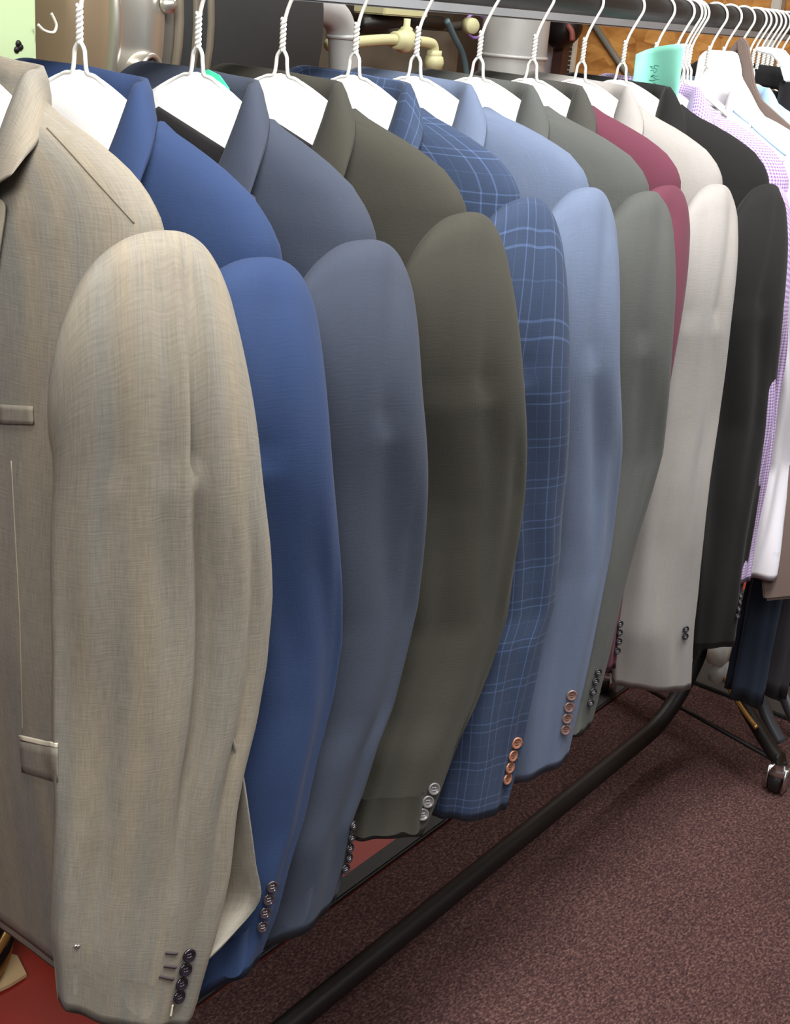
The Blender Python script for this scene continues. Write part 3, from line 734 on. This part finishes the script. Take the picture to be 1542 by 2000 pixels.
# tall paper cape
XW = 1.985
r = empty('paper_cape', (XW, 0, NZ), 'tall white paper cape standing up behind the gingham shirt collar', 'paper cape')
slab('sheet', [PX(x, y, XW) for x, y in [(1345,190),(1356,150),(1362,112),(1372,101),(1384,97),(1410,99),(1430,100),(1438,106),(1444,130),(1446,152),(1462,180),(1478,212),(1500,240),(1542,275),(1560,400),(1400,400)]], .008, M_paper, r, 'x', .002)
XW = 2.12
r = empty('paper_cape', (XW, 0, NZ), 'white paper cape at the right edge above the black collar', 'paper cape')
slab('sheet', [PX(x, y, XW) for x, y in [(1469,96),(1480,91),(1500,92),(1528,96),(1540,110),(1560,160),(1530,160),(1520,125),(1505,108),(1480,102)]], .008, M_paper, r, 'x', .002)

# ------------------------------------------------------------------ machines and things behind the rod
M_steel = mat('brushed_steel', (0.62, 0.60, 0.54, 1), 0.30, .8, noise=.1, nscale=6)
M_bronze = mat('tan_enamel', lin(140, 122, 98), .45, .2, noise=.1, nscale=5)
M_casing = mat('black_casing', lin(42, 43, 44), .75, noise=.06, nscale=60)
M_green = mat('pale_green_paint', lin(176, 196, 154), .5, noise=.03, nscale=4)
M_pipe = mat('galvanised', (0.46, 0.47, 0.46, 1), .5, .2, noise=.12, nscale=9)
M_cream = mat('cream_plastic', lin(206, 204, 158), .5, noise=.05, nscale=10)
M_dim = mat('dark_machinery', lin(66, 58, 50), .6, noise=.3, nscale=6)
M_grime = mat('grimy_enamel', lin(112, 104, 90), .6, noise=.3, nscale=5)
# pale green cabinet
a = PY(-110, 60, .75); b = PY(76, 60, .75)
cb = empty('cabinet', ((a[0]+b[0])/2, 1.0, 0), 'pale green metal cabinet at the top left corner', 'cabinet')
W2(box('body', ((a[0]+b[0])/2, 1.0, .95), (b[0]-a[0], .5, 1.9), M_green, bevel=.008), cb)
for (x, y) in ((36, 85), (40, 92), (33, 97)):
    p = PY(x, y, .749); W2(lathe_obj('screw', [(0, .003), (.004, .002), (.005, 0)], M_blk, n=10, M=axisM(p, (0, -1, 0))), cb)
# steam drum
YD = 1.45
xa = PY(92, 60, YD-.3)[0]; xb = PY(345, 60, YD-.38)[0]; xc = PY(612, 60, YD-.36)[0]
zc = 1.36; RD = .40
dr = empty('steam_drum', ((xa+xc)/2, YD, 0), 'large horizontal steel steam drum with a black casing', 'machine')
def xl(prof, m, name): return W2(lathe_obj(name, [(r, x) for x, r in prof], m, n=56, M=Matrix.Translation((0, YD, zc)) @ Matrix.Rotation(math.pi/2, 4, 'Y')), dr)
w1 = xb-xa
xl([(xa-.02, 0), (xa-.02, RD*.93), (xa+.02, RD*.97), (xa+w1*.28, RD*.97)], M_bronze, 'end_ring')
xl([(xa+w1*.28, RD*.97), (xa+w1*.30, RD*1.02), (xa+w1*.33, RD*1.02), (xa+w1*.35, RD*.98), (xa+w1*.42, RD*.97), (xa+w1*.6, RD*1.0), (xa+w1*.75, RD*1.03), (xa+w1*.8, RD*.98), (xb, RD*.96)], M_steel, 'steel_shell')
xl([(xb, RD*.97), (xb+.02, RD*.99), (xb+.20, RD*.99), (xc-.01, RD*.99), (xc, RD*.97), (xc, 0)], M_casing, 'black_shell')
for px_ in (352, 384, 412):
    x = PY(px_, 60, YD-RD)[0]; xl([(x-.006, RD*.98), (x-.006, RD*1.01), (x+.006, RD*1.01), (x+.006, RD*.98)], M_grime, 'band')
p = PY(262, 132, YD-.37)
W2(lathe_obj('port', [(.0, .01), (.022, .01), (.024, .04), (.032, .044), (.035, .036), (.035, 0), (.032, -.03)], M_steel, n=28, M=axisM((p[0], p[1], p[2]), (.2, -1, -.1))), dr)
W2(lathe_obj('port_plug', [(0, .044), (.022, .042), (.023, .01)], M_blk, n=24, M=axisM((p[0], p[1], p[2]), (.2, -1, -.1))), dr)
p = PY(326, 8, YD-.41)
W2(lathe_obj('bolt', [(0, .02), (.008, .02), (.010, .012), (.017, .010), (.018, 0)], M_steel, n=16, M=axisM(p, (0, -1, .1))), dr)
for x in (xa+.12, xc-.15): W2(box('stand', (x, YD, .48), (.08, .5, .96), M_casing), dr)
# string loop on the cabinet
pa = smooth_path([PY(x, y, .74) for x, y in [(74,48),(84,58),(96,63),(106,62),(110,50),(106,38),(100,26)]], 5)
tag(tube('string_loop', pa, .0022, mat('string', lin(205, 200, 190), .8)), 'loop of pale string hanging from the green cabinet', 'string')
# galvanised elbow pipe
YP = 1.35
path = smooth_path([PY(600, 8, YP), PY(636, 20, YP), PY(652, 30, YP), PY(663, 48, YP), PY(669, 80, YP), PY(671, 145, YP)], 8)
last = path[-1]; path += [np.array([last[0], last[1], 1.0]), np.array([last[0], last[1], 0.0])]
pr = empty('flue_pipe', (last[0], last[1], 0), 'silver elbow flue pipe beside the black casing', 'pipe')
rr = .038
W2(tube('pipe', path, rr, M_pipe, n=28), pr)
p = PY(669, 72, YP); W2(lathe_obj('seam_ring', [(rr, -.006), (rr+.006, -.004), (rr+.006, .004), (rr, .006)], M_pipe, n=28, M=Matrix.Translation(p)), pr)
# machine behind
YM = 1.75
x0, x1 = PY(672, 60, YM)[0], PY(905, 60, YM)[0]
mc = empty('press_machine', ((x0+x1)/2, YM+.25, 0), 'grimy grey brown machine body behind the yellowed pipe', 'machine')
zt = PY(750, 55, YM)[2]
W2(box('body', ((x0+x1)/2, YM+.25, zt/2), (x1-x0, .5, zt), M_grime, bevel=.02), mc)
W2(box('upper_block', ((x0+x1)/2+.02, YM+.27, zt+.25), (x1-x0+.04, .42, .5), M_dim, bevel=.02), mc)
a = PY(705, 46, YM-.05); b = PY(860, 46, YM-.05)
W2(tube('black_pipe', [a, (a+b)/2+np.array([0, 0, .01]), b], .022, mat('black_hose', lin(34, 32, 30), .4), n=14), mc)
a = PY(752, 4, YM-.12); b = PY(835, 36, YM-.12)
jb = box('junction_box', ((a[0]+b[0])/2, YM-.06, (a[2]+b[2])/2+.03), (b[0]-a[0], .12, abs(a[2]-b[2])+.06), M_cream, bevel=.004)
W2(jb, mc); jb['label'] = 'cream electrical box'
# yellowed plastic pipe run with valve
YY = 1.5
yp = empty('water_pipe', tuple(PY(740, 78, YY)), 'yellowed plastic water pipe with valve and elbow', 'pipe')
A_ = PY(640, 88, YY); B_ = PY(745, 78, YY); C_ = PY(838, 84, YY); D_ = PY(846, 92, YY); E_ = PY(846, 165, YY)
W2(tube('pipe', smooth_path([A_, B_, PY(800, 80, YY), C_, D_, PY(847, 110, YY), E_], 5)+[np.array([E_[0], E_[1], 0])], .0155, M_cream, n=16), yp)
W2(lathe_obj('valve', [(.016, -.05), (.024, -.05), (.026, -.02), (.034, -.01), (.034, .012), (.026, .02), (.024, .05), (.016, .05)], M_cream, n=20, M=axisM(PY(790, 80, YY), (1, 0, -.02))), yp)
W2(lathe_obj('valve_stem', [(.018, 0), (.018, .03), (.010, .035), (.010, .055), (0, .055)], M_cream, n=16, M=axisM(PY(792, 76, YY), (0, 0, 1))), yp)
W2(lathe_obj('elbow_collar', [(.016, -.014), (.023, -.014), (.023, .014), (.016, .014)], M_cream, n=18, M=axisM(PY(847, 108, YY), (0, 0, 1))), yp)
W2(lathe_obj('lower_joint', [(.016, -.02), (.026, -.018), (.030, .0), (.026, .018), (.016, .02)], M_cream, n=18, M=axisM(PY(847, 122, YY), (0, 0, 1))), yp)
# gauge
g = empty('gauge', tuple(PY(914, 50, 1.6)), 'round dial gauge with a purple rim under the rod', 'gauge')
Mg = axisM(PY(914, 50, 1.6), (-.5, -1, 0))
W2(lathe_obj('dial', [(0, .034), (.022, .034), (.024, .03), (.026, .0), (0, 0)], M_cream, n=24, M=Mg), g)
W2(lathe_obj('rim', [(.036, .0), (.042, .004), (.042, .012), (.036, .016), (.032, .008)], mat('purple_plastic', lin(176, 130, 206), .4), n=28, M=axisM(PY(926, 50, 1.62), (-.5, -1, 0))), g)
W2(tube('stem', [PY(880, 52, 1.64), PY(905, 50, 1.62), PY(914, 50, 1.60)], .014, M_dim, n=12), g)
# hose
pa = smooth_path([PY(872, 40, 1.62), PY(888, 75, 1.62), PY(903, 105, 1.62), PY(911, 150, 1.62), PY(912, 220, 1.62)], 6)
tag(tube('hose', pa, .010, mat('blue_grey_hose', lin(84, 104, 110), .4)), 'blue grey hose curving down left of the duct', 'hose')
box_dark = box('control_unit', tuple((PY(905, 60, 1.95)+np.array([.1, .1, -.35]))), (.55, .3, 1.6), M_dim, bevel=.01); tag(box_dark, 'dark control unit behind the gauge and hose', 'machine')
# duct
YU = 1.5
ca = PY(1003, 90, YU); rd = .5*(PY(1060, 90, YU)[0]-PY(946, 90, YU)[0])*.62
du = empty('air_duct', (ca[0], ca[1], 0), 'wide galvanised air duct standing behind the hanging rod', 'duct')
W2(lathe_obj('duct', [(rd, 0), (rd, 2.88)], M_pipe, n=40, M=Matrix.Translation((ca[0], ca[1], 0))), du)
zz = PY(1003, 110, YU)[2]
W2(lathe_obj('seam_ring', [(rd, -.006), (rd+.006, -.003), (rd+.006, .003), (rd, .006)], M_pipe, n=40, M=Matrix.Translation((ca[0], ca[1], zz))), du)
# uprights between duct and chipboard
XU = 4.2
def post(name, pxa, pxb, X, m, label, cat, ztop=None, dep=.05):
    a = PX(pxa, 100, X); b = PX(pxb, 100, X)
    o = box(name, (X, (a[1]+b[1])/2, (ztop or 2.6)/2), (dep, abs(a[1]-b[1]), ztop or 2.6), m, bevel=.003); return tag(o, label, cat)
post('pipe_post', 1086, 1105, XU, mat('brown_post', lin(72, 48, 44), .5), 'dark brown upright post beside the duct', 'post')
post('pale_post', 1068, 1075, XU, mat('pale_post', lin(190, 195, 215), .5), 'narrow pale upright left of the brown post', 'post')
# slotted strip
a = PX(1106, 100, 4.3); b = PX(1124, 100, 4.3); pw = abs(a[1]-b[1])
st_ = empty('slotted_strip', (4.3, (a[1]+b[1])/2, 0), 'white slotted shelf upright at the left edge of the chipboard', 'shelf upright')
W2(box('strip', (4.3, (a[1]+b[1])/2, 1.25), (.02, pw, 2.5), mat('offwhite_metal', lin(205, 196, 180), .5), bevel=.002), st_)
for k in range(16):
    z = PX(1115, 42+k*9, 4.288)[2]
    W2(box('slot', (4.2885, (a[1]+b[1])/2, z), (.003, pw*.45, .010), M_dim, bevel=0), st_)
bg = empty('black_bag', tuple(PX(1095, 55, 4.1)), 'small black pouch hanging by the brown post', 'bag')
p = PX(1095, 58, 4.15)
bm = bmesh.new(); bmesh.ops.create_icosphere(bm, subdivisions=3, radius=1, matrix=Matrix.Translation(p) @ Matrix.Diagonal((.05, .075, .055, 1)))
for v in bm.verts: v.co += v.normal*.010*math.sin(40*v.co.y+30*v.co.z)
me = bpy.data.meshes.new('mesh'); bm.to_mesh(me); bm.free(); W2(link('pouch', me, None, M_blk), bg)
W2(tube('strap', smooth_path([PX(1108, 50, 4.1), PX(1116, 62, 4.1), PX(1117, 80, 4.1)], 4), .010, mat('red_brown_strap', lin(120, 60, 50), .6)), bg)
# diagonal strut
tag(tube('diagonal_strut', [PX(1140, 20, 4.666), PX(1214, 130, 4.666), PX(1290, 240, 4.666)], .012, mat('grey_strut', lin(120, 118, 108), .5)), 'thin grey diagonal strut across the chipboard', 'strut')
a = PX(1512, 10, XR-.03); b = PX(1532, 10, XR-.03)
tag(box('wooden_batten', (XR-.045, (a[1]+b[1])/2, 1.9), (.04, abs(a[1]-b[1]), 1.7), mat('pale_batten', lin(190, 186, 176), .6)), 'pale upright batten at the top right corner', 'batten')
a = PX(1532, 10, XR-.03); b = PX(1600, 10, XR-.03)
tag(box('dark_panel', (XR-.05, (a[1]+b[1])/2, 2.1), (.05, abs(a[1]-b[1]), 1.0), mat('dark_blue_panel', lin(40, 44, 66), .5)), 'dark blue panel at the top right corner of the photo', 'panel')

# ------------------------------------------------------------------ on the floor behind the rack
# black crates under the jackets
for k, (px_, py_, sx, sy, sz, lab) in enumerate(((520, 1830, .36, .30, .17, 'black plastic crate under the royal blue jacket'),)):
    p = PZ(px_, py_, 0.0); c = (p[0]+.0, .26+sy/2, 0)
    r = empty('crate', c, lab, 'crate')
    W2(box('base', (c[0], c[1], .008), (sx, sy, .012), M_blackrub, bevel=.002), r)
    for dx_, dy_, ax, ay in ((0, -sy/2, sx, .012), (0, sy/2, sx, .012), (-sx/2, 0, .012, sy), (sx/2, 0, .012, sy)):
        W2(box('side', (c[0]+dx_, c[1]+dy_, sz/2+.004), (ax, ay, sz), M_blackrub, bevel=.002), r)
# red box behind the post
p = PZ(1345, 1320, 0)
r = box('red_crate', (2.95, .46, .12), (.30, .30, .24), mat('red_plastic', lin(190, 52, 38), .4)); tag(r, 'red box on the floor behind the end post', 'box')
# gilt basket and card at the left edge
c = PZ(-200, 1890, .0)
bs = empty('basket', (c[0], c[1], 0), 'round dark basket with golden rims at the lower left edge', 'basket')
M_gold = mat('gilt_wood', lin(176, 132, 70), .35, .4, noise=.2, nscale=20)
rb = .16
h = .10
for k, z in enumerate(np.linspace(.03, h+.12, 9)):
    bm = bmesh.new(); ring = [(rb*(1+.03*math.sin(k))*math.cos(t), rb*(1+.03*math.sin(k))*math.sin(t), 0) for t in np.linspace(0, 2*math.pi, 40)]
    add_tube(bm, ring, .011, 8); me = bpy.data.meshes.new('mesh'); bm.to_mesh(me); bm.free()
    o = link('ring', me, bs, M_gold if k % 2 == 0 else M_blk); o.location = (0, 0, z)
o = lathe_obj('wall', [(0, .012), (rb-.004, .012), (rb-.002, h+.12), (rb-.014, h+.12), (rb-.016, .02), (0, .02)], M_blk, bs, n=36)
cc = empty('cardboard', tuple(PZ(10, 1905, 0)), 'piece of beige cardboard on the red floor at the lower left', 'cardboard')
slab('sheet', [PZ(x, y, .004) for x, y in [(-60,1880),(20,1868),(34,1872),(52,1908),(20,1928),(-10,1942),(-60,1960)]], .006, mat('beige_card', lin(206, 176, 132), .8, noise=.08, nscale=8), cc, 'z')

# ------------------------------------------------------------------ details laid on the cloth
bpy.context.view_layer.update()
DG = bpy.context.evaluated_depsgraph_get()
def hit(px, py):
    d = Vector(ray(px, py)).normalized(); ok, loc, n, i, ob, mx = sc.ray_cast(DG, Vector(CAM), d)
    if n.dot(d) > 0: n = -n
    return loc, n
def patch(name, quad, m, root, t=.0022, lift=.0015, nx=8, ny=5):
    rows = []
    for v in np.linspace(0, 1, ny):
        row = []
        for u in np.linspace(0, 1, nx):
            a = np.array(quad[0])*(1-u)+np.array(quad[1])*u; b = np.array(quad[3])*(1-u)+np.array(quad[2])*u; p = a*(1-v)+b*v
            l, n = hit(*p); row.append(np.array(l+n*lift-root.location))
        rows.append(row)
    o = link(name, grid(rows), root, m); solid(o, t); return o
def seam(name, pts, r, m, root, lift=0.0):
    P = []
    for p in smooth_path([np.array(q, float) for q in pts], 5):
        l, n = hit(*p); P.append(l+n*lift-root.location)
    return tube(name, P, r, m, root, n=6)
tan = built[0][0]
M_pip = mat('cream_piping', lin(205, 198, 178), .8); M_thr = mat('dark_thread', lin(58, 50, 52), .9)
o = patch('breast_pocket', [(2, 789), (66, 793), (68, 828), (2, 826)], F['tan'], tan, t=.0016)
o = patch('pocket_flap', [(42, 1446), (112, 1460), (113, 1526), (46, 1506)], F['tan'], tan, t=.0014)
o = patch('pocket_piping', [(40, 1434), (112, 1450), (112, 1459), (42, 1443)], M_pip, tan, t=.0014); o['label'] = 'cream pocket piping'
for pts in ([(345, 1862), (330, 1861), (323, 1860)], [(343, 1889), (328, 1887), (320, 1886)], [(338, 1912), (322, 1909), (311, 1906)]):
    seam('buttonhole', pts, .0016, M_thr, tan)
seam('loose_thread', [(337, 1962), (335, 1974), (333, 1984)], .0012, M_pip, tan)
seam('pin', [(146, 1846), (150, 1850), (155, 1846)], .0014, M_chrome, tan)
M_tseam2 = mat('pale_stitching', lin(150, 142, 124), .9); M_tseam = mat('tan_stitching', lin(96, 88, 74), .9)
seam('shoulder_seam', [(92, 250), (130, 290), (175, 340), (225, 395), (262, 436)], .0007, M_tseam, tan)
seam('dart_seam', [(22, 900), (30, 1050), (38, 1200), (42, 1340), (44, 1430)], .0005, M_tseam2, tan)
# back skirt of the tan jacket showing behind its sleeve
rows = []
for lft, rgt in (((420, 1380), (440, 1400)), ((400, 1480), (470, 1500)), ((380, 1580), (487, 1600)), ((360, 1680), (500, 1690)), ((345, 1760), (507, 1757)), ((335, 1830), (450, 1830)), ((330, 1900), (400, 1876))):
    rows.append([PY(lft[0]+(rgt[0]-lft[0])*q, lft[1]+(rgt[1]-lft[1])*q, -.222-.045*q)-np.array(tan.location) for q in np.linspace(0, 1, 8)])
o = link('back_skirt', grid(smooth_rows(rows)), tan, F['tan']); solid(o, .003)
# pale blue placket on the white shirt
wr_ = [o for o in sc.objects if o.name.startswith('shirt') and 'plain white' in o.get('label', '')][0]
try:
    o = seam('placket', [(1432, 216), (1460, 240), (1500, 275), (1534, 303)], .0022, F['lblue'], wr_); o['label'] = 'pale blue placket edge'
except Exception: pass
# next rack's leg tubes and an added dark sheet for shade beyond the caster
nr = empty('next_rack', (2.85, 0, 0), 'second tubular rack just beyond, its grey legs at the right edge', 'clothes rack')
for (p0, p1, p2, p3) in (((1478, 1330), (1484, 1360), (1500, 1405), (1524, 1450)), ((1522, 1338), (1532, 1360), (1545, 1390), (1565, 1430))):
    base = PZ(*p3, .03); X0 = base[0]
    P = smooth_path([PX(*p0, X0+.02)+np.array([0, 0, .25]), PX(*p0, X0+.02), PX(*p1, X0+.015), PX(*p2, X0+.005), PZ(*p3, .03)], 5)
    W2(tube('leg', P, .014, mat('grey_tube', lin(70, 72, 78), .4, .3), n=12), nr)
p = PZ(1500, 1470, 0.01)
mt = box('floor_shade_sheet', (3.25, -.05, .013), (1.25, .34, .01), M_blackrub, bevel=.002); tag(mt, 'dark sheet added on the carpet for shade and dark things behind the near caster', 'dark sheet')
